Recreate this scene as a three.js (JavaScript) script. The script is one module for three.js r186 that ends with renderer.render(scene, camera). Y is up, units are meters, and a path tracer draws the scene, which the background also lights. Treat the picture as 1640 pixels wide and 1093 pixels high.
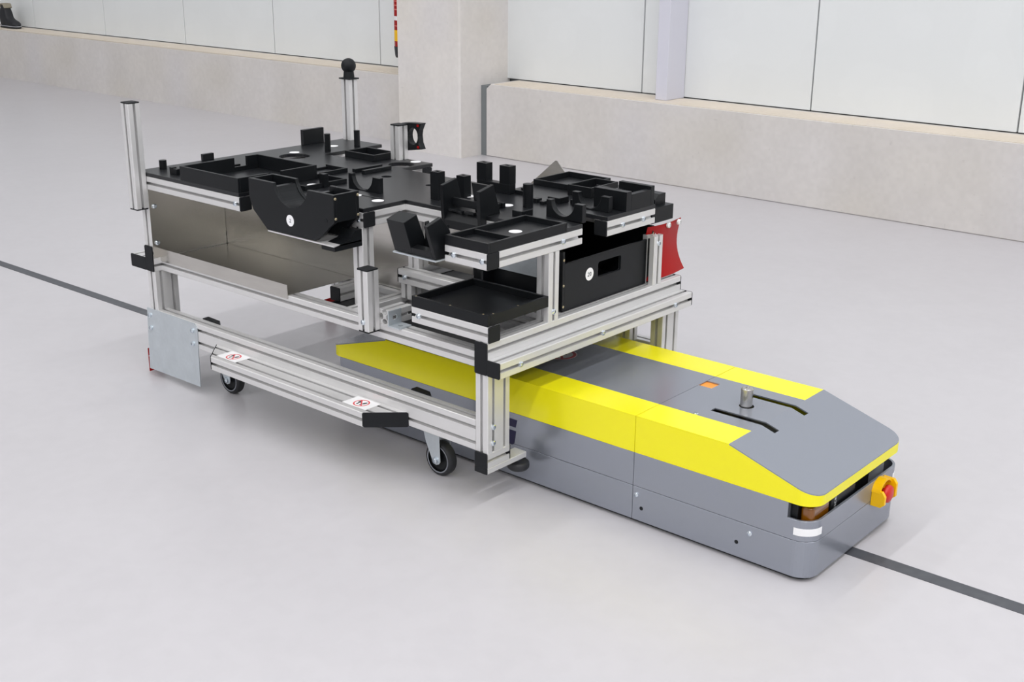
import * as THREE from 'three';
import { RoundedBoxGeometry } from 'three/addons/geometries/RoundedBoxGeometry.js';
import { mergeGeometries } from 'three/addons/utils/BufferGeometryUtils.js';
import { RectAreaLightUniformsLib } from 'three/addons/lights/RectAreaLightUniformsLib.js';

// ---------- camera, exposure, lights ----------
const scene = new THREE.Scene();
scene.background = new THREE.Color(0x9a9c9e);
const D = Math.PI / 180, F = 1957.463;
const camera = new THREE.PerspectiveCamera(2 * Math.atan(546.5 / F) / D, 1640 / 1093, 0.05, 80);
{
  const yaw = -40.91685 * D, pitch = -18.56357 * D, roll = 0.4131 * D;
  const f = new THREE.Vector3(Math.cos(pitch) * Math.sin(yaw), Math.sin(pitch), -Math.cos(pitch) * Math.cos(yaw));
  const r0 = f.clone().cross(new THREE.Vector3(0, 1, 0)).normalize(), u0 = r0.clone().cross(f);
  const r = r0.clone().multiplyScalar(Math.cos(roll)).addScaledVector(u0, Math.sin(roll));
  const u = u0.clone().multiplyScalar(Math.cos(roll)).addScaledVector(r0, -Math.sin(roll));
  camera.position.set(2.0455, 1.519, 2.7182);
  camera.quaternion.setFromRotationMatrix(new THREE.Matrix4().makeBasis(r, u, f.clone().negate()));
}
scene.add(camera);
const renderer = new THREE.WebGLRenderer({ antialias: true });
renderer.toneMapping = THREE.LinearToneMapping;
renderer.toneMappingExposure = 1.0;
renderer.shadowMap.enabled = true;
RectAreaLightUniformsLib.init();
// hall: x -15..14, z -4.2..26, ceiling 8.6 m; continuous light lines run along z
const HALL = { x0: -15, x1: 14, zb: -4.0, zf: 26, h: 8.6 };
const LAMP_X = [-10.6, -6.1, -2.1, 3.2, 7.7, 11.8], LAMP_L = 23.3, LAMP_W = 0.3, LAMP_Z0 = -3.2, LAMP_Z1 = 25.4, LAMP_Y = 8.45;
const LAMP_K = [0.7, 0.75, 0.85, 1.45, 1.45, 1.3];   // rows on the vehicle's side burn brighter
for (const [i, x] of LAMP_X.entries()) {
  const l = new THREE.RectAreaLight(0xfdfcfb, LAMP_L * LAMP_K[i], LAMP_W, LAMP_Z1 - LAMP_Z0);
  l.position.set(x, LAMP_Y - 0.012, (LAMP_Z0 + LAMP_Z1) / 2);
  l.rotation.x = -Math.PI / 2;
  l.castShadow = true;
  scene.add(l);
}

// ---------- helpers ----------
let seed = 12345;
const rnd = () => ((seed = (seed * 1664525 + 1013904223) >>> 0) / 4294967296);
const counts = {};
const numbered = n => { const k = counts[n] = (counts[n] ?? -1) + 1; return k ? n + '_' + String(k).padStart(3, '0') : n; };
const PIV = new Map();
const flat = g => { g = g.index ? g.toNonIndexed() : g; for (const k of Object.keys(g.attributes)) if (!['position', 'normal', 'uv'].includes(k)) g.deleteAttribute(k); return g; };
const join = gs => Array.isArray(gs) ? (gs.length > 1 ? mergeGeometries(gs.map(flat)) : gs[0]) : gs;
function part(name, geos, mat, parent, label) {
  const g = join(geos);
  g.computeBoundingBox();
  const b = g.boundingBox, p = new THREE.Vector3((b.min.x + b.max.x) / 2, b.min.y, (b.min.z + b.max.z) / 2);
  g.translate(-p.x, -p.y, -p.z);
  const m = new THREE.Mesh(g, mat);
  m.castShadow = m.receiveShadow = true;
  const q = PIV.get(parent) || new THREE.Vector3();
  m.position.copy(p).sub(q);
  PIV.set(m, p);
  m.name = parent ? name : numbered(name);
  if (label) m.userData.label = label;
  (parent || scene).add(m);
  return m;
}
function group(name, x, y, z, parent) {
  const o = new THREE.Group(), p = new THREE.Vector3(x, y, z);
  o.position.copy(p).sub(PIV.get(parent) || new THREE.Vector3());
  PIV.set(o, p);
  o.name = parent ? name : numbered(name);
  (parent || scene).add(o);
  return o;
}
function tag(o, label, category, grp, kind) {
  o.userData.label = label;
  if (category) o.userData.category = category;
  if (grp) o.userData.group = grp;
  if (kind) o.userData.kind = kind;
  return o;
}
function bx(x0, x1, y0, y1, z0, z1, r = 0.0012) {
  const w = x1 - x0, h = y1 - y0, d = z1 - z0, m = Math.min(w, h, d);
  const g = r > 0 && m > 2.5 * r ? new RoundedBoxGeometry(w, h, d, 1, r) : new THREE.BoxGeometry(w, h, d);
  return flat(g.translate((x0 + x1) / 2, (y0 + y1) / 2, (z0 + z1) / 2));
}
const mkShape = (pts, holes = []) => {
  const s = new THREE.Shape(pts.map(p => new THREE.Vector2(p[0], p[1])));
  for (const h of holes) s.holes.push(new THREE.Path(h.map(p => new THREE.Vector2(p[0], p[1]))));
  return s;
};
// plane 'xy' (depth z), 'xz' (depth y), 'zy' (depth x)
function ext(plane, pts, a, b, holes = [], bevel = 0) {
  const f = plane === 'xy' ? p => p : plane === 'xz' ? p => [p[0], -p[1]] : p => [-p[0], p[1]];
  const d = b - a;
  const g = new THREE.ExtrudeGeometry(mkShape(pts.map(f), holes.map(h => h.map(f))), bevel ? { depth: d - 2 * bevel, bevelEnabled: true, bevelSize: bevel, bevelThickness: bevel, bevelOffset: -bevel, bevelSegments: 1 } : { depth: d, bevelEnabled: false });
  if (bevel) g.translate(0, 0, bevel);
  if (plane === 'xz') g.rotateX(-Math.PI / 2).translate(0, a, 0);
  else if (plane === 'zy') g.rotateY(Math.PI / 2).translate(a, 0, 0);
  else g.translate(0, 0, a);
  return flat(g);
}
function cyl(x, y0, y1, z, r, seg = 20, r2 = r) { return flat(new THREE.CylinderGeometry(r2, r, y1 - y0, seg).translate(x, (y0 + y1) / 2, z)); }
const circ = (cx, cy, r, n = 24, a0 = 0, a1 = Math.PI * 2) => { const o = []; const full = a1 - a0 > 6.28; for (let i = 0; i < (full ? n : n + 1); i++) { const a = a0 + (a1 - a0) * i / n; o.push([cx + r * Math.cos(a), cy + r * Math.sin(a)]); } return o; };
const rect = (a, b, c, d) => [[a, c], [b, c], [b, d], [a, d]];
function rrect(x0, x1, z0, z1, r, n = 6) {
  const o = [];
  for (const [cx, cz, a] of [[x1 - r, z1 - r, 0], [x0 + r, z1 - r, 90], [x0 + r, z0 + r, 180], [x1 - r, z0 + r, 270]]) o.push(...circ(cx, cz, r, n, a * D, (a + 90) * D));
  return o;
}
function uvMetres(g, s = 1) {
  const p = g.attributes.position, n = g.attributes.normal, uv = new Float32Array(p.count * 2);
  for (let i = 0; i < p.count; i++) {
    const ax = Math.abs(n.getX(i)), ay = Math.abs(n.getY(i)), az = Math.abs(n.getZ(i));
    const [u, v] = ay > ax && ay > az ? [p.getX(i), p.getZ(i)] : ax > az ? [p.getZ(i), p.getY(i)] : [p.getX(i), p.getY(i)];
    uv[2 * i] = u * s; uv[2 * i + 1] = v * s;
  }
  g.setAttribute('uv', new THREE.BufferAttribute(uv, 2));
  return g;
}
// tileable value noise
function noiseGrid(n) { const a = new Float32Array(n * n); for (let i = 0; i < n * n; i++) a[i] = rnd(); return a; }
function sampler(n) {
  const a = noiseGrid(n);
  return (u, v) => {
    const x = u * n, y = v * n, i = Math.floor(x), j = Math.floor(y), fx = x - i, fy = y - j, sx = fx * fx * (3 - 2 * fx), sy = fy * fy * (3 - 2 * fy);
    const q = (p, r) => a[((r % n + n) % n) * n + ((p % n + n) % n)];
    return (q(i, j) * (1 - sx) + q(i + 1, j) * sx) * (1 - sy) + (q(i, j + 1) * (1 - sx) + q(i + 1, j + 1) * sx) * sy;
  };
}
function tex(size, fn, rep = 1, srgb = true) {
  const d = new Uint8Array(size * size * 4);
  for (let j = 0; j < size; j++) for (let i = 0; i < size; i++) {
    const c = fn(i / size, j / size), k = (j * size + i) * 4;
    for (let q = 0; q < 3; q++) d[k + q] = Math.max(0, Math.min(255, c[q]));
    d[k + 3] = 255;
  }
  const t = new THREE.DataTexture(d, size, size);
  t.wrapS = t.wrapT = THREE.RepeatWrapping; t.magFilter = THREE.LinearFilter; t.minFilter = THREE.LinearMipmapLinearFilter; t.generateMipmaps = true;
  t.repeat.set(rep, rep);
  if (srgb) t.colorSpace = THREE.SRGBColorSpace;
  t.needsUpdate = true;
  return t;
}
function canvasTex(w, h, draw) {
  const c = document.createElement('canvas'); c.width = w; c.height = h;
  draw(c.getContext('2d'), w, h);
  const t = new THREE.CanvasTexture(c); t.colorSpace = THREE.SRGBColorSpace; t.anisotropy = 8;
  return t;
}
const std = o => new THREE.MeshPhysicalMaterial(o);

// ---------- materials ----------
const n8 = sampler(8), n16 = sampler(16), n32 = sampler(32), n64 = sampler(64), n128 = sampler(128);
const M = {};
M.floor = std({ map: tex(512, (u, v) => { const k = (n8(u, v) - .5) * 4 + (n32(u, v) - .5) * 3 + (n128(u, v) - .5) * 4; return [190 + k * .6, 188 + k * .6, 192 + k * .6]; }, 0.25), roughness: 0.3, specularIntensity: 0.8 });
const concreteMap = (r, g, b, s) => tex(512, (u, v) => { const k = (n8(u, v) - .5) * 6 + (n16(u, v) - .5) * 3 + (n64(u, v) - .5) * 3 + (n128(u, v) - .5) * 5, w = (n8(v, u) - .5) * 7; const p = n128(v + .3, u) > .965 ? -8 : 0; return [r + k + p, g + k + p - w * .2, b + k + p - w]; }, s);
M.concrete = std({ map: concreteMap(207, 203, 200, 0.4), roughness: 0.85 });
M.concreteColumnLit = std({ map: concreteMap(217, 213, 210, 0.4), roughness: 0.85 });  // concrete toned paler than the plinth, standing in for stronger light on the column
M.concreteEdge = std({ map: concreteMap(214, 204, 191, 0.7), roughness: 0.85 });
M.panel = std({ map: tex(256, (u, v) => { const k = (n16(u, v) - .5) * 3; return [226 + k, 229 + k, 230 + k]; }, 0.3), roughness: 0.45 });
M.joint = std({ color: 0x8b8f92, roughness: 0.8 });
M.jointFill = std({ color: 0x7b8082, roughness: 0.85 });
M.white = std({ color: 0xe6e7e8, roughness: 0.7 });
M.hall = std({ color: 0xa9abad, roughness: 0.8 });
M.steelPaint = std({ color: 0xd3d3de, roughness: 0.4 });
M.alu = std({ color: new THREE.Color(0.72, 0.715, 0.715), metalness: 0.45, roughness: 0.38 });
M.black = std({ color: new THREE.Color(0.0065, 0.0075, 0.009), roughness: 0.36, specularIntensity: 0.5 });
M.blackMatt = std({ color: new THREE.Color(0.009, 0.010, 0.012), roughness: 0.55, specularIntensity: 0.5 });
M.plate = std({ color: new THREE.Color(0.008, 0.009, 0.011), roughness: 0.34 });
M.rubber = std({ color: new THREE.Color(0.018, 0.019, 0.022), roughness: 0.55 });
M.rim = std({ color: 0x83868e, roughness: 0.5 });
M.inox = std({ map: tex(256, (u, v) => { const k = (n128(u * .12, v) - .5) * 6 + (n16(u, v) - .5) * 4; return [206 + k, 203 + k, 197 + k]; }, 1.2), metalness: 1, roughness: 0.24 });
M.zinc = std({ map: tex(256, (u, v) => { const k = (n16(u, v) - .5) * 7 + (n64(u, v) - .5) * 4; return [197 + k, 204 + k, 209 + k]; }, 2), metalness: 0.55, roughness: 0.42 });
M.bolt = std({ color: new THREE.Color(0.72, 0.78, 0.84), metalness: 0.9, roughness: 0.25 });
M.brass = std({ color: new THREE.Color(0.7, 0.6, 0.4), metalness: 0.9, roughness: 0.3 });
M.yellow = std({ color: new THREE.Color(0.90, 0.82, 0.006), roughness: 0.25 });
M.grey = std({ color: new THREE.Color(0.315, 0.335, 0.385), metalness: 0.58, roughness: 0.27 });
M.pin = std({ color: new THREE.Color(0.55, 0.53, 0.5), metalness: 1, roughness: 0.25 });
M.orange = std({ color: 0xf29a3c, roughness: 0.5 });
M.red = std({ color: new THREE.Color(0.36, 0.002, 0.002), roughness: 0.35, specularIntensity: 0.45 });
M.estopYellow = std({ color: 0xf7c000, roughness: 0.35 });
M.estopRed = std({ color: 0xc8201c, roughness: 0.35 });
M.amber = std({ color: 0x7d4a06, roughness: 0.15, clearcoat: 0.6 });
M.sticker = std({ color: 0xf0f0f2, roughness: 0.5 });
M.navy = std({ color: 0x17123f, roughness: 0.4 });
M.tape = std({ map: tex(128, (u, v) => { const k = (n32(u, v) - .5) * 10; return [72 + k, 74 + k, 80 + k]; }, 2), roughness: 0.4 });

// ---------- hall ----------
const S = (o, label) => tag(o, label, null, null, 'structure');
{
  const { x0, x1, zb, zf, h } = HALL;
  S(part('floor', uvMetres(bx(x0, x1, -0.2, 0, zb - 0.3, zf, 0)), M.floor), 'smooth light grey sealed hall floor');
  S(part('ceiling', uvMetres(bx(x0, x1, h, h + 0.2, zb - 0.3, zf, 0)), M.hall), 'plain grey hall ceiling');
  S(part('wall_left', bx(x0 - 0.2, x0, 0, h, zb - 0.3, zf, 0), M.hall), 'plain grey end wall of the hall');
  S(part('wall_right', bx(x1, x1 + 0.2, 0, h, zb - 0.3, zf, 0), M.hall), 'plain grey end wall of the hall opposite');
  S(part('wall_front', bx(x0, x1, 0, h, zf, zf + 0.2, 0), M.hall), 'plain grey long wall of the hall facing the panel wall');
  const wb = S(part('wall_back', bx(x0, x1, 0, h, zb - 0.3, zb - 0.03, 0), M.joint), 'long hall wall of pale vertical sandwich panels with dark joints');
  const seams = [x0, -14.35, -13.05, -11.75, -10.46, -9.1, -7.76, -6.47, -5.16, -3.88, -2.66, -1.433, -0.213, 1.0, 2.22, 3.44, 4.66, 5.88, 7.1, 8.32, 9.54, 10.76, 11.98, 13.2, x1];
  for (let i = 0; i + 1 < seams.length; i++) part('wall_panel', uvMetres(bx(seams[i] + 0.0045, seams[i + 1] - 0.0045, 0.515, h, zb - 0.03, zb + 0.005, 0.003)), M.panel, wb);
  // concrete plinth left and right of the column
  const pl = (a, b) => ext('zy', [[zb - 0.02, 0], [-3.7, 0], [-3.7, 0.494], [-3.715, 0.508], [zb - 0.02, 0.508]], a, b);
  const p1 = S(part('baseboard_back', uvMetres(pl(x0, -4.45)), M.concrete), 'knee-high concrete plinth with flat ledge left of the column');
  const p2 = S(part('baseboard_back', uvMetres(ext('xy', [[-3.775, 0], [x1, 0], [x1, 0.508], [-3.73, 0.508], [-3.775, 0.47]], zb - 0.02, -3.7, [], 0.006)), M.concrete), 'knee-high concrete plinth with flat ledge right of the column');
  part('ledge_strip', uvMetres(bx(x0, -4.45, 0.5, 0.51, -3.96, -3.703, 0.002)), M.concreteEdge, p1, 'sandy top ledge of the plinth');
  part('ledge_strip', uvMetres(bx(-3.70, x1, 0.5, 0.51, -3.96, -3.703, 0.002)), M.concreteEdge, p2, 'sandy top ledge of the plinth');
  S(part('column', uvMetres(ext('xz', [[-4.45, -3.505], [-4.438, -3.493], [-3.844, -3.493], [-3.832, -3.505], [-3.832, -4.02], [-4.45, -4.02]], 0, h)), M.concreteColumnLit), 'square concrete column standing in front of the panel wall');
  S(part('trim_1', bx(-3.8315, -3.7755, 0, 0.49, -3.98, -3.712, 0), M.jointFill), 'dark recessed joint between column and plinth');
  S(part('trim_2', [bx(-2.41, -2.325, 0.51, h, -3.992, -3.79, 0.004)], M.steelPaint), 'pale lavender steel post standing on the plinth ledge');
}
LAMP_X.forEach((x, li) => {
  const o = tag(group('ceiling_light', x, LAMP_Y, (LAMP_Z0 + LAMP_Z1) / 2), 'long linear light fitting under the ceiling, ' + ['first', 'second', 'third', 'fourth', 'fifth', 'sixth'][li] + ' row from the extinguisher end of the hall', 'ceiling light', 'rows of linear ceiling lights');
  part('housing', bx(x - 0.17, x + 0.17, LAMP_Y, HALL.h, LAMP_Z0 - 0.02, LAMP_Z1 + 0.02, 0.004), M.white, o);
  part('diffuser', bx(x - LAMP_W / 2, x + LAMP_W / 2, LAMP_Y - 0.008, LAMP_Y, LAMP_Z0, LAMP_Z1, 0), std({ color: 0xffffff, emissive: 0xfdfcfb, emissiveIntensity: 1.5, roughness: 0.6 }), o);
});
// guide tape on the floor
{
  const t = part('guide_tape', uvMetres(bx(-11, 6, 0, 0.0012, -0.0235, 0.0235, 0)), M.tape);
  t.rotation.y = 0.0139; t.position.z = 0.0131 + 2.5 * 0.0139; t.position.x = -2.5;
  tag(t, 'dark grey guide tape stuck along the floor under the vehicle', 'tape');
}

// ---------- fire extinguisher half hidden by the column ----------
{
  const ex = -4.70, ez = -3.83, r = 0.085;
  const o = tag(group('fire_extinguisher', ex, 0.6, ez), 'red fire extinguisher with yellow label band hanging beside the column', 'extinguisher');
  const lathe = (pts, mat, name) => part(name, flat(new THREE.LatheGeometry(pts.map(p => new THREE.Vector2(p[0], p[1])), 32).translate(ex, 0, ez)), mat, o);
  lathe([[0, .615], [.078, .615], [.082, .63], [.088, .695], [0, .697]], M.rubber, 'base_ring');
  lathe([[0, .69], [r, .69], [r, 1.08], [.075, 1.13], [.045, 1.16], [.02, 1.17], [0, 1.17]], M.red, 'cylinder');
  lathe([[r + .0008, .735], [r + .0008, .815]], M.estopYellow, 'yellow_band');
  lathe([[r + .0008, .885], [r + .0008, .915]], M.sticker, 'white_band');
  for (const y of [.842, .96, .99, 1.02, 1.05]) lathe([[r + .0008, y], [r + .0008, y + .007]], std({ color: 0xdc7a70, roughness: .5 }), 'print_line');
  part('valve', [cyl(ex, 1.16, 1.21, ez, .018), bx(ex - .02, ex + .09, 1.2, 1.212, ez - .012, ez + .012), bx(ex - .02, ex + .1, 1.225, 1.237, ez - .012, ez + .012)], M.black, o);
  part('wall_bracket', bx(ex - .03, ex + .03, .9, 1.1, -3.995, ez - r + .004), M.black, o);
}
// ---------- boot on the ledge ----------
{
  const X = -10.76, Z = -3.82, Y = 0.51;
  const o = tag(group('boot', X, Y, Z), 'dark ankle boot with pale welt line on the concrete ledge', 'boot');
  const sec = (list, n = 16) => {   // stacked cross sections along x: [x, y0, y1, halfwidth]
    const pos = [], idx = [];
    list.forEach(([x, y0, y1, w]) => { for (let k = 0; k < n; k++) { const a = k / n * 2 * Math.PI, c = Math.cos(a), s = Math.sin(a); pos.push(X + x, Y + (y0 + y1) / 2 + (y1 - y0) / 2 * Math.sign(s) * Math.pow(Math.abs(s), .7), Z + w * Math.sign(c) * Math.pow(Math.abs(c), .7)); } });
    for (let i = 0; i + 1 < list.length; i++) for (let k = 0; k < n; k++) { const a = i * n + k, b = i * n + (k + 1) % n; idx.push(a, a + n, b, b, a + n, b + n); }
    for (const [o0, f] of [[0, 1], [(list.length - 1) * n, 0]]) for (let k = 1; k + 1 < n; k++) f ? idx.push(o0, o0 + k, o0 + k + 1) : idx.push(o0, o0 + k + 1, o0 + k);
    const g = new THREE.BufferGeometry(); g.setAttribute('position', new THREE.Float32BufferAttribute(pos, 3)); g.setIndex(idx);
    g.computeVertexNormals(); const h = g.toNonIndexed(); h.setAttribute('uv', new THREE.Float32BufferAttribute(new Float32Array(h.attributes.position.count * 2), 2)); return h;
  };
  part('upper', sec([[-.03, .02, .1, .03], [-.02, .02, .2, .04], [.03, .02, .245, .046], [.08, .02, .245, .046], [.105, .02, .2, .046], [.125, .02, .125, .047], [.17, .02, .095, .049], [.22, .02, .08, .05], [.255, .02, .065, .046], [.285, .02, .045, .028], [.292, .02, .035, .012]]), std({ color: 0x1c1d22, roughness: .6 }), o);
  part('sole', sec([[-.04, 0, .022, .02], [-.03, 0, .022, .04], [.05, 0, .022, .044], [.2, 0, .022, .052], [.26, 0, .022, .046], [.295, .004, .022, .024], [.302, .008, .02, .01]]), M.rubber, o);
  part('welt', sec([[-.042, .019, .026, .022], [-.032, .019, .026, .042], [.05, .019, .026, .046], [.2, .019, .026, .054], [.26, .019, .026, .048], [.296, .019, .026, .026], [.304, .019, .026, .01]]), std({ color: 0xb9bcc2, roughness: .6 }), o);
  part('cuff', sec([[-.024, .21, .225, .043], [.03, .235, .252, .049], [.085, .235, .252, .049], [.106, .2, .215, .045]]), std({ color: 0x8f8878, roughness: .8 }), o);
}

// =====================================================================
//  transport cart (aluminium profile rack with fixtures)
// =====================================================================
const C45 = 0.045;
const cart = tag(group('transport_cart', -0.8, 0, 0), 'aluminium profile cart with black part fixtures straddling the yellow vehicle', 'cart');
function profileShape(na, nb) {
  const w = na * C45, h = nb * C45, pts = [], c = 0.0016;
  const slot = (x) => [[x - .0048, 0], [x - .0048, .0035], [x - .0095, .0035], [x - .0098, .011], [x - .005, .0158], [x + .005, .0158], [x + .0098, .011], [x + .0095, .0035], [x + .0048, .0035], [x + .0048, 0]];
  const side = (n, L, tr) => { pts.push(tr([c, 0])); for (let i = 0; i < n; i++) for (const p of slot((i + .5) * C45)) pts.push(tr(p)); pts.push(tr([L - c, 0])); };
  side(na, w, p => [p[0] - w / 2, p[1] - h / 2]);
  side(nb, h, p => [w / 2 - p[1], p[0] - h / 2]);
  side(na, w, p => [w / 2 - p[0], h / 2 - p[1]]);
  side(nb, h, p => [-w / 2 + p[1], h / 2 - p[0]]);
  return mkShape(pts);
}
const SH = {};
const capShape = (w, h) => { const r = .003, s = new THREE.Shape(); s.moveTo(-w / 2 + r, -h / 2); s.lineTo(w / 2 - r, -h / 2); s.lineTo(w / 2, -h / 2 + r); s.lineTo(w / 2, h / 2 - r); s.lineTo(w / 2 - r, h / 2); s.lineTo(-w / 2 + r, h / 2); s.lineTo(-w / 2, h / 2 - r); s.lineTo(-w / 2, -h / 2 + r); return s; };
// axis 'x' | 'y' | 'z'; caps: 0 none, 1 start, 2 end, 3 both
function beam(axis, x0, x1, y0, y1, z0, z1, caps = 0, parent = cart, warp) {
  const dims = axis === 'x' ? [z1 - z0, y1 - y0, x1 - x0] : axis === 'y' ? [x1 - x0, z1 - z0, y1 - y0] : [x1 - x0, y1 - y0, z1 - z0];
  const na = Math.max(1, Math.round(dims[0] / C45)), nb = Math.max(1, Math.round(dims[1] / C45)), key = na + 'x' + nb;
  const shape = SH[key] ||= profileShape(na, nb);
  const place = g => { if (axis === 'x') g.rotateY(Math.PI / 2).translate(x0, (y0 + y1) / 2, (z0 + z1) / 2); else if (axis === 'y') g.rotateX(-Math.PI / 2).translate((x0 + x1) / 2, y0, (z0 + z1) / 2); else g.translate((x0 + x1) / 2, (y0 + y1) / 2, z0); g = flat(g); if (warp) warp(g); return g; };
  const m = part('aluminium_profile', place(new THREE.ExtrudeGeometry(shape, { depth: dims[2], bevelEnabled: false })), M.alu, parent);
  const t = 0.0045;
  for (const [bit, at] of [[1, -t], [2, dims[2]]]) if (caps & bit) {
    const g = new THREE.ExtrudeGeometry(capShape(na * C45, nb * C45), { depth: t - .0016, bevelEnabled: true, bevelSize: .0008, bevelThickness: .0008, bevelOffset: -.0008, bevelSegments: 1 });
    g.translate(0, 0, at + .0008);
    part('end_cap', place(g), M.blackMatt, m);
  }
  return m;
}
const ZN = .4555;
// front cross beams
beam('z', -.045, 0, .396, .486, -ZN, ZN, 3);
beam('z', 0, .045, .396, .441, -ZN, ZN, 3);
// rear cross beams
beam('z', -1.59, -1.545, .396, .486, -ZN, ZN, 3);
beam('z', -1.68, -1.59, .396, .441, -ZN, ZN, 3);
for (const s of [1, -1]) {
  const Z = (a, b) => s > 0 ? [a, b] : [-b, -a];
  beam('x', -1.545, -.045, .396, .441, ...Z(.3805, .4255));             // middle side rail
  beam('y', -.045, 0, .168, .396, ...Z(.3655, ZN));                     // front leg
  beam('y', -1.59, -1.545, .168, .396, ...Z(.3655, ZN));                // rear leg
  beam('x', -1.545, -.045, .168, .258, ...Z(.4105, ZN));                // low side rail
  beam('z', -.045, 0, .125, .168, ...Z(.3655, ZN), s > 0 ? 3 : 3);      // foot block
  const fb = part('foot_bar', bx(-.045, 0, .108, .1248, ...Z(.2915, ZN), .002), M.alu, cart);
  part('end_cap', bx(-.045, 0, .108, .1248, ...Z(ZN, ZN + .0045), .001), M.blackMatt, fb);
  const ro = group('guide_roller', -.022, .07, s * .302, cart);
  part('roller_disc', flat(new THREE.LatheGeometry([[.006, .07], [.027, .07], [.031, .075], [.032, .083], [.031, .09], [.027, .094], [.006, .094]].map(p => new THREE.Vector2(...p)), 32).translate(-.022, 0, s * .302)), M.rubber, ro);
  part('roller_axle', cyl(-.022, .066, .108, s * .302, .006, 12), M.bolt, ro);
  // bumper with mitred ends
  const zi = ZN, zo = ZN + .09;
  const warp = g => { const p = g.attributes.position; for (let i = 0; i < p.count; i++) { const k = Math.min(1, Math.max(0, (Math.abs(p.getZ(i)) - zi) / (zo - zi))); const x = p.getX(i), e = x > -.76 ? -.0955 * k : .0896 * k; p.setX(i, x + e); } g.computeVertexNormals(); };
  const bm = beam('x', -1.2116, -.309, .1645, .2095, ...Z(zi, zo), 3, cart, warp);
  bm.name = 'bumper_profile';
  part('caster_cover', ext('xz', [[-.34, s * .386], [-.283, s * .39], [-.258, s * .41], [-.34, s * .41]], .246, .2605), M.blackMatt, cart);
  part('caster_cover', ext('xz', [[-1.35, s * .386], [-1.28, s * .39], [-1.25, s * .41], [-1.35, s * .41]], .246, .2605), M.blackMatt, cart);
}
beam('y', -.17, -.125, .258, .396, -.4105, -.3655);
beam('y', -1.59, -1.545, .486, .684, .4105, ZN);
beam('y', -1.59, -1.545, .486, .684, -ZN, -.4105);
// inner middle rails
beam('z', -.85, -.805, .396, .441, -.3805, .262, 2);
beam('x', -.805, -.045, .396, .441, .123, .168);
beam('z', -.64, -.595, .396, .441, .168, .3805);
beam('x', -.602, -.045, .486, .531, .156, .201, 1);
beam('y', -.592, -.547, .441, .486, .156, .201);
beam('y', -.645, -.6, .441, .684, .30, .345);
beam('y', -.592, -.547, .531, .684, .123, .168);
beam('x', -.284, -.0, .486, .531, .4105, ZN, 2);
beam('z', -.449, -.404, .441, .486, .34, .4255);
beam('y', -.4905, -.4455, .423, .602, .4265, .4715, 3);
beam('y', -.045, 0, .486, .684, .16, .205);
beam('y', -.045, 0, .486, .64, -.346, -.301);
// upper frame
const U0 = .684, U1 = .729;
beam('x', -1.545, -1.041, U0, U1, .41, .455, 2);
beam('z', -1.59, -1.545, U0, U1, -.455, .455);
beam('x', -1.0, -.595, U0, U1, .30, .345, 2);
beam('z', -.64, -.595, U0, U1, .17, .30);
beam('x', -.64, -.155, U0, U1, .125, .17);
beam('x', -.1535, -.0045, U0, U1, .4105, .4555, 2);
beam('z', -.045, 0, U0, U1, .06, .4105);
beam('z', -.045, 0, U0, U1, -.296, -.057, 2);
beam('x', -1.545, -.97, U0, U1, -.32, -.275, 2);
beam('x', -.965, -.045, U0, U1, -.22, -.175);
beam('z', -.5, -.455, U0, U1, -.45, -.22);
// upright posts
beam('y', -1.59, -1.545, .622, .973, .456, .501, 3);
const hp = beam('y', -1.588, -1.543, .622, .974, -.501, -.456, 1);
{
  const hx = -1.5655, hz = -.4785, hk = group('ball_handle', hx, .974, hz, cart);
  part('cap_plate', bx(hx - .03, hx + .03, .974, .979, hz - .026, hz + .026, .001), M.blackMatt, hk);
  part('collar', cyl(hx, .979, 1.005, hz, .0215, 24, .019), M.blackMatt, hk);
  part('ball', flat(new THREE.SphereGeometry(.0285, 32, 20).translate(hx, 1.024, hz)), M.blackMatt, hk);
}
beam('y', -1.137, -1.092, .742, .862, -.328, -.283, 2);
{
  const h = group('hose_clip', -1.09, .76, -.339, cart), q = -.033, w = -.008;
  part('clip_body', ext('xy', [[-1.092, .775], [-1.045, .782], [-.995, .79], [-1.006, .812], [-1.01, .835], [-1.006, .857], [-.993, .882], [-1.045, .88], [-1.092, .875]].map(p => [p[0] + q, p[1] + w]), -.3545, -.3285, [circ(-1.036 + q, .833 + w, .03, 20).map(p => [p[0] - (p[0] - (-1.036 + q)) * .2, p[1]])], .0015), M.black, h);
  for (const y of [.873, .797]) part('red_pad', bx(-1.013 + q, -1.004 + q, y + w - .004, y + w + .004, -.3285, -.327, 0), M.red, h, 'small red pad');
}
// rear galvanised plate and red flaps
for (const s of [1, -1]) {
  const z0 = s > 0 ? ZN + .0005 : -ZN - .0035, z1 = s > 0 ? ZN + .0035 : -ZN - .0005;
  part('guard_plate', uvMetres(ext('xy', [[-1.609, .257], [-1.33, .257], [-1.3155, .243], [-1.322, .031], [-1.625, .027]], z0, z1)), M.zinc, cart, 'galvanised guard plate');
  const zz = s > 0 ? [.385, .442] : [-.442, -.385];
  part('red_flap', bx(-1.657, -1.654, .003, .09, ...zz, 0), M.red, cart, 'red deflector flap');
  part('flap_arm', bx(-1.654, -1.6, .06, .063, ...zz, 0), M.zinc, cart);
}
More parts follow.
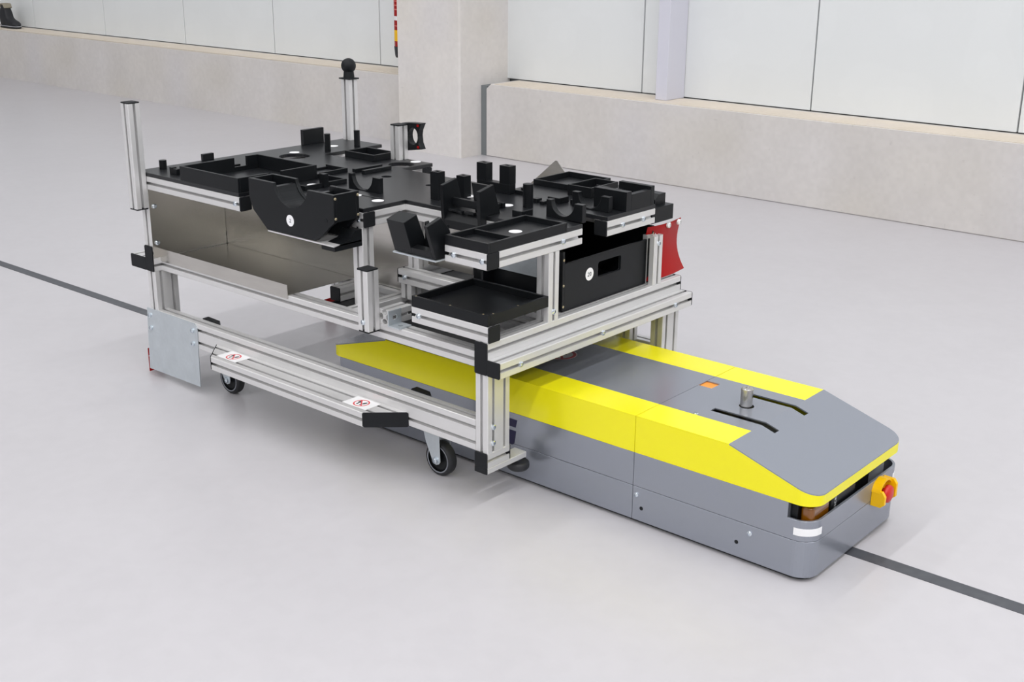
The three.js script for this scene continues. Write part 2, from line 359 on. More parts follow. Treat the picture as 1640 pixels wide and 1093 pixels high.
// stainless chute
part('chute_floor', uvMetres(bx(-1.545, -.862, .4415, .443, .13, .4265, 0)), M.inox, cart, 'brushed stainless sheet');
part('chute_lip', uvMetres(bx(-1.545, -.862, .43, .4755, .4265, .428, 0)), M.inox, cart, 'brushed stainless lip');
part('chute_end', uvMetres(bx(-1.545, -1.5435, .4446, .684, .1518, .455, 0)), M.inox, cart, 'brushed stainless end sheet');
part('chute_back', uvMetres(bx(-1.545, -.65, .4446, .684, .1485, .15, 0)), M.inox, cart, 'brushed stainless back sheet');
part('chute_back', uvMetres(bx(-.65, -.595, .443, .684, .1485, .15, 0)), M.inox, cart, 'brushed stainless back sheet');
part('back_sheet', uvMetres(bx(-.595, -.38, .531, .684, .1, .1015, 0)), M.inox, cart, 'brushed stainless back sheet');
part('side_sheet', bx(-.34, -.05, .575, .684, .1115, .113, 0), M.zinc, cart);
part('seam_light_stop', uvMetres(bx(-1.545, -.65, .443, .4475, .1465, .1485, 0)), M.inox, cart);  // added backing strips, shut out light so the chute seams read dark
part('seam_light_stop', uvMetres(bx(-1.547, -1.545, .443, .684, .147, .1535, 0)), M.inox, cart);
part('base_panel', bx(-.83, -.0455, .389, .3955, -.4, .4, .001), M.black, cart, 'black base panel under the middle rails');
// angle bracket on the middle rail
part('angle_bracket', [ext('zy', [[.385, .441], [.435, .441], [.435, .487], [.385, .487]], -.404, -.400, [circ(.41, .466, .009, 16)]), ext('xz', [[-.4, .385], [-.358, .385], [-.358, .435], [-.4, .435]], .441, .445, [circ(-.378, .41, .008, 16)])], M.zinc, cart, 'zinc plated angle bracket');

// bolts
const boltGeo = { z: null, x: null, y: null };
{
  const g = flat(mergeGeometries([flat(new THREE.CylinderGeometry(.0062, .0066, .004, 12).translate(0, .002, 0)), flat(new THREE.CylinderGeometry(.0036, .0062, .0014, 12, 1, true).translate(0, .0047, 0)), flat(new THREE.CylinderGeometry(.0032, .0032, .0005, 6).translate(0, .0042, 0))]));
  boltGeo.y = g; boltGeo.z = g.clone().rotateX(Math.PI / 2); boltGeo.x = g.clone().rotateZ(-Math.PI / 2);
}
function bolt(dir, x, y, z, parent = cart, s = 1, mat = M.bolt) {
  const m = new THREE.Mesh(boltGeo[dir], mat); m.name = 'bolt'; m.castShadow = m.receiveShadow = true;
  const q = PIV.get(parent); m.position.set(x - q.x, y - q.y, z - q.z); m.scale.setScalar(s * 1.3); PIV.set(m, new THREE.Vector3(x, y, z)); parent.add(m);
}
for (const [y, z] of [[.4185, .373], [.4185, .008], [.4185, -.365]]) bolt('x', .0425, y, z);
for (const [y, z] of [[.242, .433], [.195, .433], [.513, .1825], [.616, -.3235], [.7065, .145], [.7065, -.132], [.7065, -.236]]) bolt('x', -.0025, y, z);
for (const [x, y, z] of [[-.257, .5085, .453], [-.122, .7065, .453], [-.02, .7065, .453], [-.574, .5085, .1985], [-1.062, .7065, .4525], [-.615, .7065, .3425], [-.468, .449, .469], [-1.593, .232, .459], [-1.592, .186, .459], [-1.341, .23, .459], [-1.343, .183, .459], [-.66, .6, .15]]) bolt('z', x, y, z);
for (const y of [.624, .497]) bolt('x', -1.5435, y, .437);

// casters
function caster(x, z, s) {
  const c = group('caster', x, 0, z, cart), R = .0525;
  part('mount_plate', bx(x - .06, x + .04, .163, .168, z - .03, z + .03, .001), M.zinc, c);
  for (const k of [1, -1]) part('fork', ext('xy', [[x - .058, .163], [x + .012, .163], [x + .017, .05], [x + .012, .042], [x, .037], [x - .012, .042], [x - .04, .10]], z + k * .022 - .0015, z + k * .022 + .0015, [], .0006), M.zinc, c, 'zinc plated fork');
  const ring = (pts, mat, name, par) => part(name, flat(new THREE.LatheGeometry(pts.map(p => new THREE.Vector2(...p)), 36).rotateX(Math.PI / 2).translate(x, R, z)), mat, par);
  const w = ring([[.0405, -.016], [.046, -.0165], [.051, -.012], [R, -.006], [R, .006], [.051, .012], [.046, .0165], [.0405, .016]], M.rubber, 'tyre', c);
  ring([[.0385, -.0162], [.0415, -.0172], [.0425, -.0165], [.0425, .0165], [.0415, .0172], [.0385, .0162]], M.rim, 'rim', c);
  ring([[0, -.012], [.03, -.011], [.0385, -.015], [.0385, .015], [.03, .011], [0, .012]], M.black, 'wheel_disc', c);
  bolt('z', x, R, z + .0235, c, 1.2);
}
caster(-.262, .368); caster(-1.262, .368); caster(-.262, -.368); caster(-1.262, -.368);

// no-step stickers on the bumper
const noStep = canvasTex(256, 160, (g, w, h) => {
  g.fillStyle = '#f3f3f4'; g.fillRect(0, 0, w, h);
  g.fillStyle = '#20262e';
  for (const [x, r] of [[104, -.25], [150, .25]]) { g.save(); g.translate(x, 80); g.rotate(r); g.beginPath(); g.ellipse(0, -12, 12, 24, 0, 0, 7); g.fill(); g.beginPath(); g.ellipse(0, 26, 9, 11, 0, 0, 7); g.fill(); g.restore(); }
  g.strokeStyle = '#d8434a'; g.lineWidth = 11; g.beginPath(); g.arc(128, 80, 58, 0, 7); g.stroke();
  g.lineWidth = 10; g.beginPath(); g.moveTo(90, 40); g.lineTo(166, 120); g.stroke();
});
function decal(name, w, h, map, x, y, z, rx, ry, rz, parent, label, mat) {
  const g = new THREE.PlaneGeometry(w, h); g.rotateZ(rz).rotateX(rx).rotateY(ry).translate(x, y, z);
  return part(name, flat(g), mat || std({ map, roughness: .5 }), parent, label);
}
for (const x of [-1.067, -.459]) decal('no_step_sticker', .1, .063, noStep, x, .2101, .4965, -Math.PI / 2, 0, 0, cart, 'white sticker with red ring crossing out two footprints');

// ---- black plates and fixtures ----
const PY = .742;
part('top_plate', ext('xz', [[-1.60, .455], [-1.041, .455], [-1.041, .343], [-.595, .343], [-.595, .17], [-.1535, .17], [-.1535, .13], [0, .13], [0, .06], [-.09, .06], [-.09, -.057], [0, -.057], [0, -.296], [-.2, -.296], [-.2, -.462], [-.466, -.462], [-.466, -.178], [-.968, -.178], [-.968, -.325], [-1.292, -.325], [-1.292, -.19], [-1.388, -.19], [-1.388, -.476], [-1.60, -.476]], .7292, PY,
  [circ(-1.43, -.085, .055, 32), circ(-1.03, -.232, .045, 32), circ(-.906, -.045, .017, 20), circ(-.70, -.04, .014, 16), [[-.745, .222], [-.655, .212], [-.655, .204], [-.745, .214]]], .0012), M.plate, cart, 'black plastic top plate');
const FX = (name, geos, label) => part(name, geos, M.black, cart, label);
const hollow = (x0, x1, z0, z1, y0, y1, t, fl = 0) => { const g = [bx(x0, x1, y0, y1, z1 - t, z1), bx(x0, x1, y0, y1, z0, z0 + t), bx(x0, x0 + t, y0, y1, z0 + t, z1 - t), bx(x1 - t, x1, y0, y1, z0 + t, z1 - t)]; if (fl) g.push(bx(x0 + t, x1 - t, y0, y0 + fl, z0 + t, z1 - t, 0)); return g; };
FX('locating_pin', [cyl(-1.56, PY, .772, .378, .013, 8)]);
FX('stop_block', [bx(-1.466, -1.45, PY, .765, .398, .416), bx(-1.45, -1.426, PY, .762, .398, .416)]);
FX('stop_block', [bx(-1.6, -1.586, PY, .765, .15, .196)]);
FX('stop_block', [bx(-1.382, -1.366, PY, .76, .2, .236)]);
// deep bin with notched wall
FX('bin', [bx(-1.349, -1.041, PY, .7885, .446, .455), bx(-1.349, -1.041, PY, .7885, .138, .147),
  ext('zy', [[.147, PY], [.446, PY], [.446, .7885], [.244, .7885], [.244, .757], [.192, .757], [.192, .7885], [.147, .7885]], -1.349, -1.34), bx(-1.05, -1.041, PY, .7885, .147, .283), bx(-1.05, -1.041, PY, .7885, .332, .446)], 'black bin with notched wall');
FX('stop_block', [bx(-1.6, -1.582, PY, .8, -.356, -.256)]);
FX('peg', [cyl(-1.42, PY, .807, -.234, .0115)]);
FX('peg', [cyl(-1.421, PY, .803, -.38, .0115)]);
FX('shallow_frame', [bx(-1.165, -1.06, PY, .756, -.012, -.004), bx(-1.068, -1.06, PY, .756, -.004, .108), bx(-1.165, -1.157, PY, .75, -.004, .1)]);
FX('shallow_frame', hollow(-1.05, -.918, .118, .292, PY, .757, .007));
FX('stop_block', [bx(-.935, -.912, PY, .785, .2, .22)]);
FX('half_round_cradle', ext('xy', [[-.857, PY], [-.713, PY], [-.713, .79], [-.746, .79], ...circ(-.793, .790, .047, 18, 0, -Math.PI).slice(1, -1), [-.84, .79], [-.857, .79]], .150, .166, [], .001));
FX('guide_bar', [bx(-1.043, -1.028, PY, .755, -.142, -.016)]);
FX('guide_bar', [bx(-.999, -.984, PY, .755, -.143, -.018)]);
FX('box_frame', hollow(-1.288, -1.135, -.308, -.2, PY, .765, .008));
const holedPost = (x0, x1, z0, z1, y1, y0 = PY) => ext('xz', rect(x0, x1, z0, z1), y0, y1, [rect((x0 + x1) / 2 - .007, (x0 + x1) / 2 + .007, (z0 + z1) / 2 - .005, (z0 + z1) / 2 + .005)]);
FX('square_post', [holedPost(-.545, -.512, .083, .113, .828)]);
FX('square_post', [holedPost(-.515, -.482, .0, .03, .808)]);
// two-tower fork
FX('fork_holder', [bx(-.548, -.411, PY, .773, -.128, -.098), holedPost(-.548, -.508, -.128, -.098, .828, .773), holedPost(-.452, -.411, -.128, -.098, .83, .773)], 'black fork holder with two towers');
FX('clip_base', [bx(-.411, -.375, PY, .754, -.165, -.125), bx(-.40, -.385, .754, .76, -.16, -.14)]);
FX('peg', [cyl(-.256, PY, .812, -.005, .0155, 24)]);
FX('stop_block', [bx(-.32, -.296, PY, .758, .05, .062), bx(-.32, -.303, PY, .756, .062, .088)]);
FX('stop_block', [bx(-.294, -.272, PY, .754, -.09, -.066)]);
FX('stop_block', [bx(-.256, -.24, PY, .752, -.074, -.058)]);
FX('corner_guide', [bx(-.21, -.172, PY, .76, .112, .12), bx(-.18, -.172, PY, .76, .072, .112)]);
FX('corner_guide', [bx(-.256, -.21, PY, .76, -.104, -.096), bx(-.218, -.21, PY, .76, -.142, -.104)]);
FX('stop_block', [bx(-.192, -.172, PY, .755, -.145, -.125)]);
FX('far_tray', hollow(-.462, -.288, -.458, -.274, PY, .7605, .006));
FX('far_tray', hollow(-.282, -.19, -.365, -.225, PY, .775, .006));
// half-round cradles at the front edge
const cradle = (xa, xb, z0, z1, yt, cx, r) => ext('xy', [[xa, PY], [xb, PY], [xb, yt], [cx + r, yt], ...circ(cx, yt, r, 18, 0, -Math.PI).slice(1, -1), [cx - r, yt], [xa, yt]], z0, z1, [], .001);
FX('half_round_cradle', [cradle(-.136, -.005, .038, .056, .793, -.076, .042)]);
FX('half_round_cradle', [cradle(-.165, -.028, -.118, -.1, .788, -.1, .042)]);
FX('stop_wall', [bx(-.165, -.115, PY, .79, -.222, -.215)]);
FX('front_block', [bx(-.12, 0, PY, .8, -.172, -.147), bx(-.12, 0, PY, .8, -.289, -.27), bx(-.12, -.1, PY, .78, -.27, -.172), bx(-.02, 0, PY, .79, -.27, -.172)], 'black open-topped block');
FX('end_block', [bx(-.1, -.012, .677, .724, -.413, -.2985), ext('zy', [[-.4, .724], [-.345, .724], [-.345, .742], [-.365, .757], [-.4, .757]], -.085, -.035)]);
// tray with two compartments
FX('compartment_tray', [...hollow(-.1535, 0, .128, .4555, .7295, .757, .009, .012), bx(-.1445, -.009, .7295, .755, .343, .351)], 'black two-compartment tray');
// lower tray
FX('lower_tray', [...hollow(-.284, 0, .205, .4555, .5315, .563, .009, .012)], 'black shallow tray');
for (const [x, z] of [[-.27, .451], [-.14, .451], [-.02, .451], [-.004, .43], [-.004, .33]]) bolt('y', x, .5615, z, cart, .35, M.brass);
// number 2 cradle block
const numTex = t => canvasTex(128, 128, (g) => { g.fillStyle = '#f4f4f6'; g.fillRect(0, 0, 128, 128); g.fillStyle = '#33363c'; g.font = 'bold 58px sans-serif'; g.textAlign = 'center'; g.textBaseline = 'middle'; g.fillText(t, 64, 66); });
function numLabel(t, r, x, y, z, ry, parent, label) {
  const g = new THREE.CircleGeometry(r, 32).rotateY(ry).translate(x, y, z);
  part('number_label', flat(g), std({ map: numTex(t), roughness: .5 }), parent, label);
}
{
  const b = group('cradle_block', -.79, .63, .405, cart);
  b.userData.label = 'large black cradle block with round number label';
  const R = .0803, cx = -.79, cy = .814, a = Math.asin((cy - .798) / R);
  const prof = (yt, rr, top) => [[-.988, top], [cx - Math.sqrt(rr * rr - (cy - top) ** 2), top], ...circ(cx, cy, rr, 20, Math.PI + Math.asin((cy - top) / rr), 2 * Math.PI - Math.asin((cy - top) / rr)).slice(1, -1), [cx + Math.sqrt(rr * rr - (cy - top) ** 2), top], [-.596, top], [-.596, .717], [-.62, .7], [-.65, .672], [-.68, .652], [-.907, .648], [-.972, .702], [-.988, .74]];
  part('front_cheek', ext('xy', prof(0, R, .798), .443, .455, [], .001), M.black, b);
  part('rear_cheek', ext('xy', prof(0, R, .798), .357, .369, [], .001), M.black, b);
  part('core', ext('xy', [[cx - .095, .785], ...circ(cx, cy, R + .003, 20, Math.PI + .36, 2 * Math.PI - .36), [cx + .095, .785], [cx + .09, .70], [cx + .05, .67], [cx - .09, .67]], .369, .443), M.black, b);
  part('end_cheek', bx(-.608, -.596, .717, .798, .369, .443), M.black, b);
  part('end_cheek', bx(-.988, -.978, .74, .798, .369, .443), M.black, b);
  part('base_plate', bx(-.905, -.602, .644, .648, .325, .4555, 0), M.alu, b);
  part('foot', ext('zy', [[.325, .63], [.452, .63], [.452, .644], [.39, .655], [.37, .68], [.325, .68]], -.66, -.602), M.black, b);
  part('dowel_hole', flat(new THREE.CylinderGeometry(.007, .007, .001, 16).rotateX(Math.PI / 2).translate(-.633, .719, .4552)), M.blackMatt, b);
  for (const [y, z] of [[.787, .449], [.787, .363], [.728, .449], [.728, .363]]) bolt('x', -.5965, y, z, b, .5, M.brass);
  numLabel('2', .0175, -.795, .694, .4556, 0, b, 'round white label reading 2');
}
// V cradle hanging in the notch
{
  const b = group('vee_cradle', -.245, .684, .44, cart);
  const slab = (x0, x1, pts) => ext('zy', pts, x0, x1, [], .001);
  part('base_plate', bx(-.33, -.166, .682, .686, .385, .478, 0), M.zinc, b);
  part('left_cheek', slab(-.326, -.258, [[.474, .688], [.504, .78], [.455, .795], [.41, .688]]), M.black, b);
  part('right_cheek', slab(-.181, -.168, [[.474, .688], [.507, .783], [.453, .799], [.42, .76], [.4, .688]]), M.black, b);
  part('saddle', slab(-.258, -.181, [[.474, .688], [.48, .708], [.455, .712], [.452, .69], [.41, .688]]), M.black, b);
  part('saddle_back', ext('xy', [[-.258, .688], [-.181, .688], [-.181, .77], ...circ(-.2195, .785, .041, 10, -.37, -Math.PI + .37), [-.258, .77]], .41, .425), M.black, b);
}
// V cradle over the notch edge
{
  const b = group('vee_cradle', -.34, .69, .16, cart);
  const cheek = [[.192, .69], [.197, .74], [.2, .816], [.14, .829], [.112, PY + .0003], [.17, PY + .0003], [.171, .69]];
  part('left_cheek', ext('zy', cheek, -.42, -.408, [], .001), M.black, b);
  part('right_cheek', ext('zy', cheek, -.276, -.262, [], .001), M.black, b);
  part('back_wall', ext('xy', [[-.276, PY], [-.276, .826], [-.34, .826], [-.325, PY]], .14, .15), M.black, b);
  part('cross_bar', bx(-.408, -.276, .752, .775, .15, .162), M.black, b);
  part('apron', ext('zy', [[.192, .69], [.194, .715], [.172, PY + .0003], [.171, .69]], -.408, -.276), M.black, b);
  for (const [x0, x1, z] of [[-.4, -.365, .186], [-.36, -.343, .19], [-.335, -.3, .186]]) part('pad', bx(x0, x1, .74, .747, z - .012, z), M.black, b);
}
// drawer 20
{
  const d = group('drawer', -.19, .487, -.115, cart);
  d.userData.label = 'black drawer with hand hole and number label';
  part('front_panel', ext('zy', rrect(-.325, .1, .488, .628, .002, 2), -.036, -.028, [rrect(-.169, -.055, .557, .605, .008, 4)], .0008), M.black, d);
  part('side_panel', bx(-.36, -.028, .488, .665, .1, .11), M.black, d);
  part('side_panel', bx(-.36, -.028, .488, .665, -.338, -.328), M.black, d);
  part('back_panel', bx(-.37, -.36, .488, .665, -.338, .11), M.black, d);
  part('bottom_panel', bx(-.36, -.036, .488, .494, -.328, .1), M.black, d);
  for (const z of [.105, -.333]) for (const y of [.503, .565, .64]) bolt('x', -.029, y, z, d, .45, M.brass);
  numLabel('20', .019, -.0276, .576, -.015, Math.PI / 2, d, 'round white label reading 20');
}
part('gap_shade_sheet', bx(-.3, -.29, .49, .684, .112, .155), M.black, cart);  // added black sheet, stands in for the dark gap between drawer and post
// red curved sheet on the far side
{
  const pts = [], N = 12, zs = [-.305, -.36, -.42, -.49];
  const pos = [], idx = [];
  for (let k = 0; k < 2; k++) for (let i = 0; i <= N; i++) { const t = i / N, y = .664 - t * .17; zs.forEach((z, j) => { const bow = .012 * Math.sin(t * Math.PI) - .004 * t * t; pos.push(-.03 - bow - k * .002 + .012 * Math.sin(j * 1.1), y, z - .026 * t * t * t * (j / 3) + .004 * Math.sin(Math.PI * t) * (j / 3)); }); }
  const nz = zs.length, off = (N + 1) * nz;
  for (let k = 0; k < 2; k++) for (let i = 0; i < N; i++) for (let j = 0; j + 1 < nz; j++) { const a = k * off + i * nz + j, b = a + 1, c = a + nz, e = c + 1; k ? idx.push(a, c, b, b, c, e) : idx.push(a, b, c, b, e, c); }
  const rim = []; for (let j = 0; j < nz; j++) rim.push(j); for (let i = 1; i <= N; i++) rim.push(i * nz + nz - 1); for (let j = nz - 2; j >= 0; j--) rim.push(N * nz + j); for (let i = N - 1; i > 0; i--) rim.push(i * nz);
  rim.forEach((a, i) => { const b = rim[(i + 1) % rim.length]; idx.push(a, a + off, b, b, a + off, b + off); });
  const g = new THREE.BufferGeometry(); g.setAttribute('position', new THREE.Float32BufferAttribute(pos, 3)); g.setIndex(idx); g.computeVertexNormals();
  const h = g.toNonIndexed(); h.setAttribute('uv', new THREE.Float32BufferAttribute(new Float32Array(h.attributes.position.count * 2), 2));
  part('red_sheet', h, M.red, cart, 'bent glossy red plastic sheet');
  for (const z of [-.40, -.457]) bolt('x', -.02, .657, z, cart, 1.1, M.white);
}
part('steel_bracket', ext('xy', [[-.643, .69], [-.525, .69], [-.487, .745], [-.489, .752], [-.522, .786], [-.53, .786]], -.472, -.469), M.inox, cart, 'pointed stainless sheet bracket');
// white round plate labels
for (const [x, z, y = PY] of [[-1.49, -.134], [-1.493, -.324], [-.976, .213], [-.755, .228], [-.646, .237], [-1.03, -.303], [-.488, 0], [-.316, .02], [-.08, .255, .7416]]) part('plate_label', flat(new THREE.CylinderGeometry(.0185, .0185, .0006, 28).translate(x, y + .0003, z)), M.sticker, cart, 'round white label');

// =====================================================================
//  automated guided vehicle
// =====================================================================
const agv = tag(group('guided_vehicle', 0, 0, -.0032), 'low grey and yellow driverless vehicle driving under the cart', 'vehicle');
agv.rotation.y = .0102;
PIV.set(agv, new THREE.Vector3(0, 0, 0));
{
  const W = .2535, SX = .3343, g = .0008;
  const A = (name, geos, mat, label, par = agv) => part(name, geos, mat, par, label);
  A('chassis', ext('xz', rrect(-.845, .845, -W + .014, W - .014, .04), .0014, .014), M.blackMatt);
  const side = (x0, x1, y0, y1, rf, rr) => ext('xz', [...(rf ? circ(x1 - rf, W - rf, rf, 8, Math.PI / 2, 0).reverse().reverse() : [[x1, W]]), ...(rf ? circ(x1 - rf, -W + rf, rf, 8, 0, -Math.PI / 2) : [[x1, -W]]), ...(rr ? circ(x0 + rr, -W + rr, rr, 8, -Math.PI / 2, -Math.PI) : [[x0, -W]]), ...(rr ? circ(x0 + rr, W - rr, rr, 8, Math.PI, Math.PI / 2) : [[x0, W]])], y0, y1, [], .0006);
  const GL = .1105;
  A('rear_skirt', [side(-.86, SX - g, .012, GL - .0006, 0, .05), side(-.825, SX - g, GL + .0006, .2062, 0, 0)], M.grey);
  // front skirt: solid back to x = .79, open bumper tub in front
  const wall = (y0, y1) => { const o = [...circ(.859 - .05, W - .05, .05, 10, Math.PI / 2, 0), ...circ(.859 - .05, -W + .05, .05, 10, 0, -Math.PI / 2)], i = [...circ(.859 - .05, -W + .05, .043, 10, -Math.PI / 2, 0), ...circ(.859 - .05, W - .05, .043, 10, 0, Math.PI / 2)]; return ext('xz', [[.79, W], ...o, [.79, -W], [.79, -W + .007], ...i, [.79, W - .007]], y0, y1, [], .0006); };
  A('front_skirt', [side(SX + g, .79, .012, GL - .0006, 0, 0), side(SX + g, .79, GL + .0006, .2062, 0, 0), wall(.012, GL - .0006), wall(GL + .0006, .166)], M.grey);
  A('bumper_floor', ext('xz', [[.79, W - .008], ...circ(.859 - .05, W - .05, .042, 8, Math.PI / 2, 0), ...circ(.859 - .05, -W + .05, .042, 8, 0, -Math.PI / 2), [.79, -W + .008]], .03, .115), M.blackMatt);
  // lid core (yellow), slopes down at both ends
  const YT = .308, xb = .616, xr = -.612, xe = .862, xq = -.876, YE = .2325;
  const slopeY = x => x > xb ? YT - (x - xb) * (YT - YE) / (xe - xb) : x < xr ? YT - (xr - x) * (YT - YE) / (xr - xq) : YT;
  const lid = (pts, y0, lift0, lift1, holes = []) => { // prism whose faces follow the slope
    const gg = ext('xz', pts, 0, 1, holes), p = gg.attributes.position;
    for (let i = 0; i < p.count; i++) p.setY(i, p.getY(i) > .5 ? slopeY(p.getX(i)) + lift1 : (y0 ?? slopeY(p.getX(i)) + lift0));
    gg.computeVertexNormals(); return gg;
  };
  const R = .05;
  const frontPlan = [[xb, W], ...circ(xe - R, W - R, R, 10, Math.PI / 2, 0), ...circ(xe - R, -W + R, R, 10, 0, -Math.PI / 2), [xb, -W]];
  const rearPlan = [[xr, -W], ...circ(xq + R, -W + R, R, 10, -Math.PI / 2, -Math.PI), ...circ(xq + R, W - R, R, 10, Math.PI, Math.PI / 2), [xr, W]];
  const TW = .006, inset = (plan, sgn) => plan.map(([x, z]) => { const cx = sgn > 0 ? xe - R : xq + R; return Math.abs(z) > W - R - .001 || sgn * (x - cx) > 0 ? (sgn * (x - cx) > 0 ? (Math.abs(z) > W - R ? [cx + (x - cx) * (R - TW) / R, Math.sign(z) * ((W - R) + (Math.abs(z) - W + R) * (R - TW) / R)] : [x - sgn * TW, z]) : [x, Math.sign(z) * (W - TW)]) : [x, z]; });
  const rim = (plan, sgn) => lid([...plan, ...inset(plan, sgn).reverse()], .2068, 0, 0);
  A('front_cover', [lid(rect(SX + g, xb, W - TW, W), .2068, 0, 0), lid(rect(SX + g, xb, -W, -W + TW), .2068, 0, 0), rim(frontPlan, 1)], M.yellow, 'glossy yellow cover');
  A('rear_cover', [lid(rect(xr, SX - g, W - TW, W), .2068, 0, 0), lid(rect(xr, SX - g, -W, -W + TW), .2068, 0, 0), rim(rearPlan, -1)], M.yellow, 'glossy yellow cover');
  // top panels, 3.5 mm thick
  const T = .0035, SI = .1433;
  for (const s of [1, -1]) { const z0 = s > 0 ? SI : -W, z1 = s > 0 ? W : -SI; A('yellow_stripe', [bx(SX + g, xb, YT, YT + T, z0, z1, .0006)], M.yellow, 'yellow edge stripe'); A('yellow_stripe', [bx(xr, SX - g, YT, YT + T, z0, z1, .0006)], M.yellow, 'yellow edge stripe'); }
  const SZ = .080;
  A('deck_panel', ext('xz', [[SX + g, -SI], [xb, -SI], [xb, s0(-1) - .012], [.462, s0(-1) - .012], [.462, s0(-1) + .012], [xb, s0(-1) + .012], [xb, s0(1) - .012], [.462, s0(1) - .012], [.462, s0(1) + .012], [xb, s0(1) + .012], [xb, SI], [SX + g, SI], [SX + g, -.052], [.377, -.052], [.377, -.098], [SX + g, -.098]], YT, YT + T, [circ(.5185, 0, .0205, 24)]), M.grey, 'grey deck panel');
  function s0(s) { return s * SZ; }
  A('deck_panel', bx(xr, SX - g, YT, YT + T, -SI, SI, .0006), M.grey, 'grey deck panel');
  const fp = [[xb, W], ...circ(xe - R, W - R, R - .0005, 10, Math.PI / 2, 0), ...circ(xe - R, -W + R, R - .0005, 10, 0, -Math.PI / 2), [xb, -W], [xb, s0(-1) - .012], [.655, s0(-1) - .012], [.655, s0(-1) + .012], [xb, s0(-1) + .012], [xb, s0(1) - .012], [.655, s0(1) - .012], [.655, s0(1) + .012], [xb, s0(1) + .012]];
  A('nose_panel', lid(fp, null, 0, T), M.grey, 'grey sloping nose panel');
  A('tail_panel', lid(rearPlan, null, 0, T), M.grey, 'grey sloping tail panel');
  A('tow_pin', [flat(new THREE.LatheGeometry([[0, .2066], [.0165, .2066], [.0165, .360], [.0145, .364], [.006, .364], [.005, .362], [0, .362]].map(p => new THREE.Vector2(...p)), 32).translate(.517, 0, 0))], M.pin, 'bare steel tow pin');
  A('sensor_window', bx(.325, .385, YT - .004, YT - .001, -.105, -.045, 0), M.orange, 'small orange square');
  // prohibition sign on the rear deck
  const sign = canvasTex(256, 256, gg => { gg.fillStyle = '#d9dadc'; gg.beginPath(); gg.arc(128, 128, 127, 0, 7); gg.fill(); gg.strokeStyle = '#a3242e'; gg.lineWidth = 26; gg.beginPath(); gg.arc(128, 128, 108, 0, 7); gg.stroke(); gg.fillStyle = '#2a2d33'; gg.fillRect(112, 62, 34, 80); gg.beginPath(); gg.arc(129, 160, 24, 0, 7); gg.fill(); gg.fillRect(84, 100, 90, 18); gg.strokeStyle = '#a3242e'; gg.lineWidth = 20; gg.beginPath(); gg.moveTo(52, 52); gg.lineTo(204, 204); gg.stroke(); });
  part('prohibition_sign', flat(new THREE.CircleGeometry(.05, 40).rotateX(-Math.PI / 2).translate(-.118, YT + T + .0004, .0)), std({ map: sign, roughness: .4 }), agv, 'round sign with dark red ring');
  // side logo letter
  const LZ = W + .0005;
  A('side_letter', [ext('xy', [[-.19, .163], [-.106, .163], [-.079, .163], [-.073, .187], [-.17, .187], [-.187, .18]], LZ - .0004, LZ), ext('xy', [[-.102, .152], [-.077, .152], [-.083, .114], [-.09, .107], [-.18, .107], [-.196, .117], [-.19, .163], [-.165, .163], [-.17, .13], [-.11, .13], [-.107, .142], [-.13, .142], [-.128, .152]], LZ - .0004, LZ)], M.navy, 'dark blue letter G');
  // screws and holes on the side
  for (const [x, y] of [[.347, .0865], [.692, .0885]]) bolt('z', x, y, W - .002, agv, .85);
  for (const [x, y] of [[.364, .0505], [.656, .0525]]) A('screw_hole', flat(new THREE.CylinderGeometry(.0055, .0055, .0006, 16).rotateX(Math.PI / 2).translate(x, y, W + .0001)), M.blackMatt);
  bolt('y', .447, YT + T - .002, .139, agv, .8);
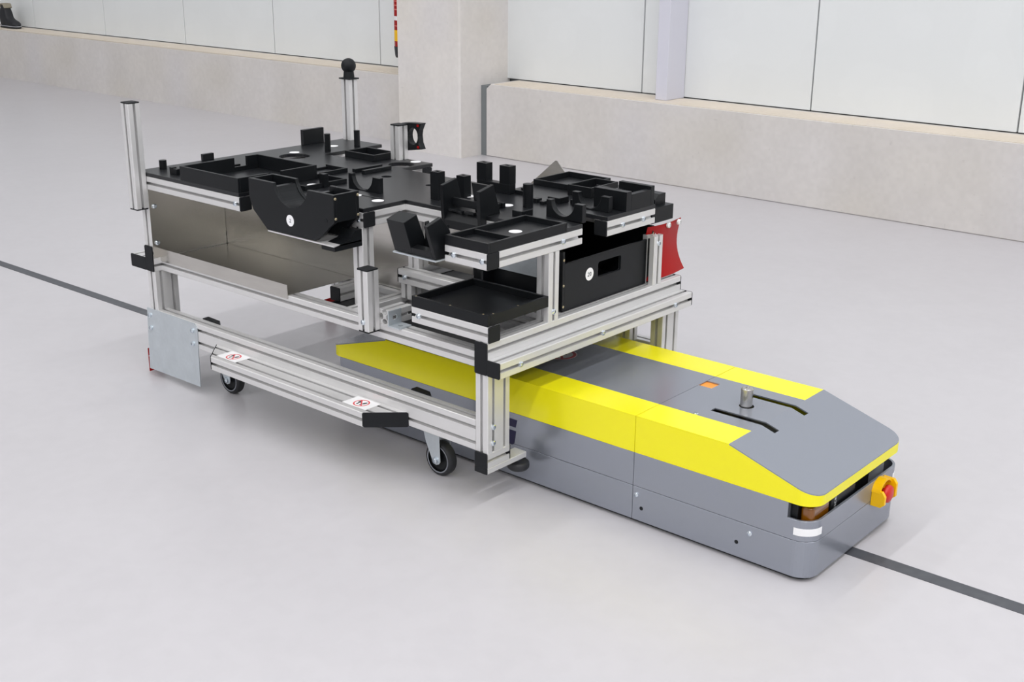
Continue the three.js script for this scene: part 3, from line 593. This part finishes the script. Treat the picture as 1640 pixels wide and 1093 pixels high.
  // reflective corner markers
  for (const s of [1, -1]) {
    const o = [], i = [];
    const cx = .859 - .05, cz = s * (W - .05);
    for (let k = 0; k <= 12; k++) { const a = (k / 12) * Math.PI / 2; o.push([cx + .0505 * Math.cos(a), cz + s * .0505 * Math.sin(a)]); i.push([cx + .0496 * Math.cos(a), cz + s * .0496 * Math.sin(a)]); }
    A('corner_marker', ext('xz', [...o, ...i.reverse()], .126, .1455), M.sticker, 'white corner marker');
  }
  // safety scanner behind the bumper opening
  const sc = group('safety_scanner', .8, .115, .1, agv);
  part('scanner_body', [bx(.7905, .8465, .1155, .2, .0, .135, .004), bx(.7905, .81, .1155, .2, .135, .24, .003), bx(.7905, .825, .1155, .2, -.13, .0, .004)], M.black, sc);
  part('scan_window', [bx(.81, .8455, .118, .2, .136, .232, .012)], M.amber, sc, 'amber brown window');
  const brand = canvasTex(256, 96, (gg, w, h) => { gg.fillStyle = '#07080a'; gg.fillRect(0, 0, w, h); gg.fillStyle = '#d8dadd'; gg.font = 'bold 80px sans-serif'; gg.textAlign = 'center'; gg.textBaseline = 'middle'; gg.fillText('SICK', w / 2, h / 2 + 4); });
  { const gg = new THREE.PlaneGeometry(.05, .016); gg.rotateZ(Math.PI / 2).rotateY(Math.PI / 2).translate(.8468, .172, .114); part('maker_print', flat(gg), std({ map: brand, roughness: .4 }), sc, 'small white upright lettering'); }
  A('scanner_cylinder', [cyl(.80, .115, .17, -.19, .035, 28)], M.rim);
  // emergency stop
  const es = group('emergency_stop', .859, .085, -.11, agv);
  const cheekP = (a, b) => [[.8592, a], [.886, a], [.897, a + .01], [.897, b - .012], [.888, b], [.8592, b]];
  part('guard', [ext('xy', cheekP(.1, .145), -.084, -.074, [], .001), ext('xy', cheekP(.102, .16), -.152, -.142, [], .001), ext('zy', [...circ(-.112, .128, .041, 12, .3, Math.PI - .3), ...circ(-.112, .128, .036, 12, Math.PI - .3, .3)], .8592, .883), ext('zy', circ(-.112, .128, .036, 24), .8592, .866)], M.estopYellow, es, 'yellow guard collar');
  part('stop_button', flat(new THREE.LatheGeometry([[0, 0], [.012, 0], [.012, .012], [.0235, .018], [.025, .024], [.022, .031], [.012, .035], [0, .0355]].map(p => new THREE.Vector2(...p)), 28).rotateZ(-Math.PI / 2).translate(.864, .128, -.112)), M.estopRed, es, 'red mushroom button');
}
renderer.render(scene, camera);
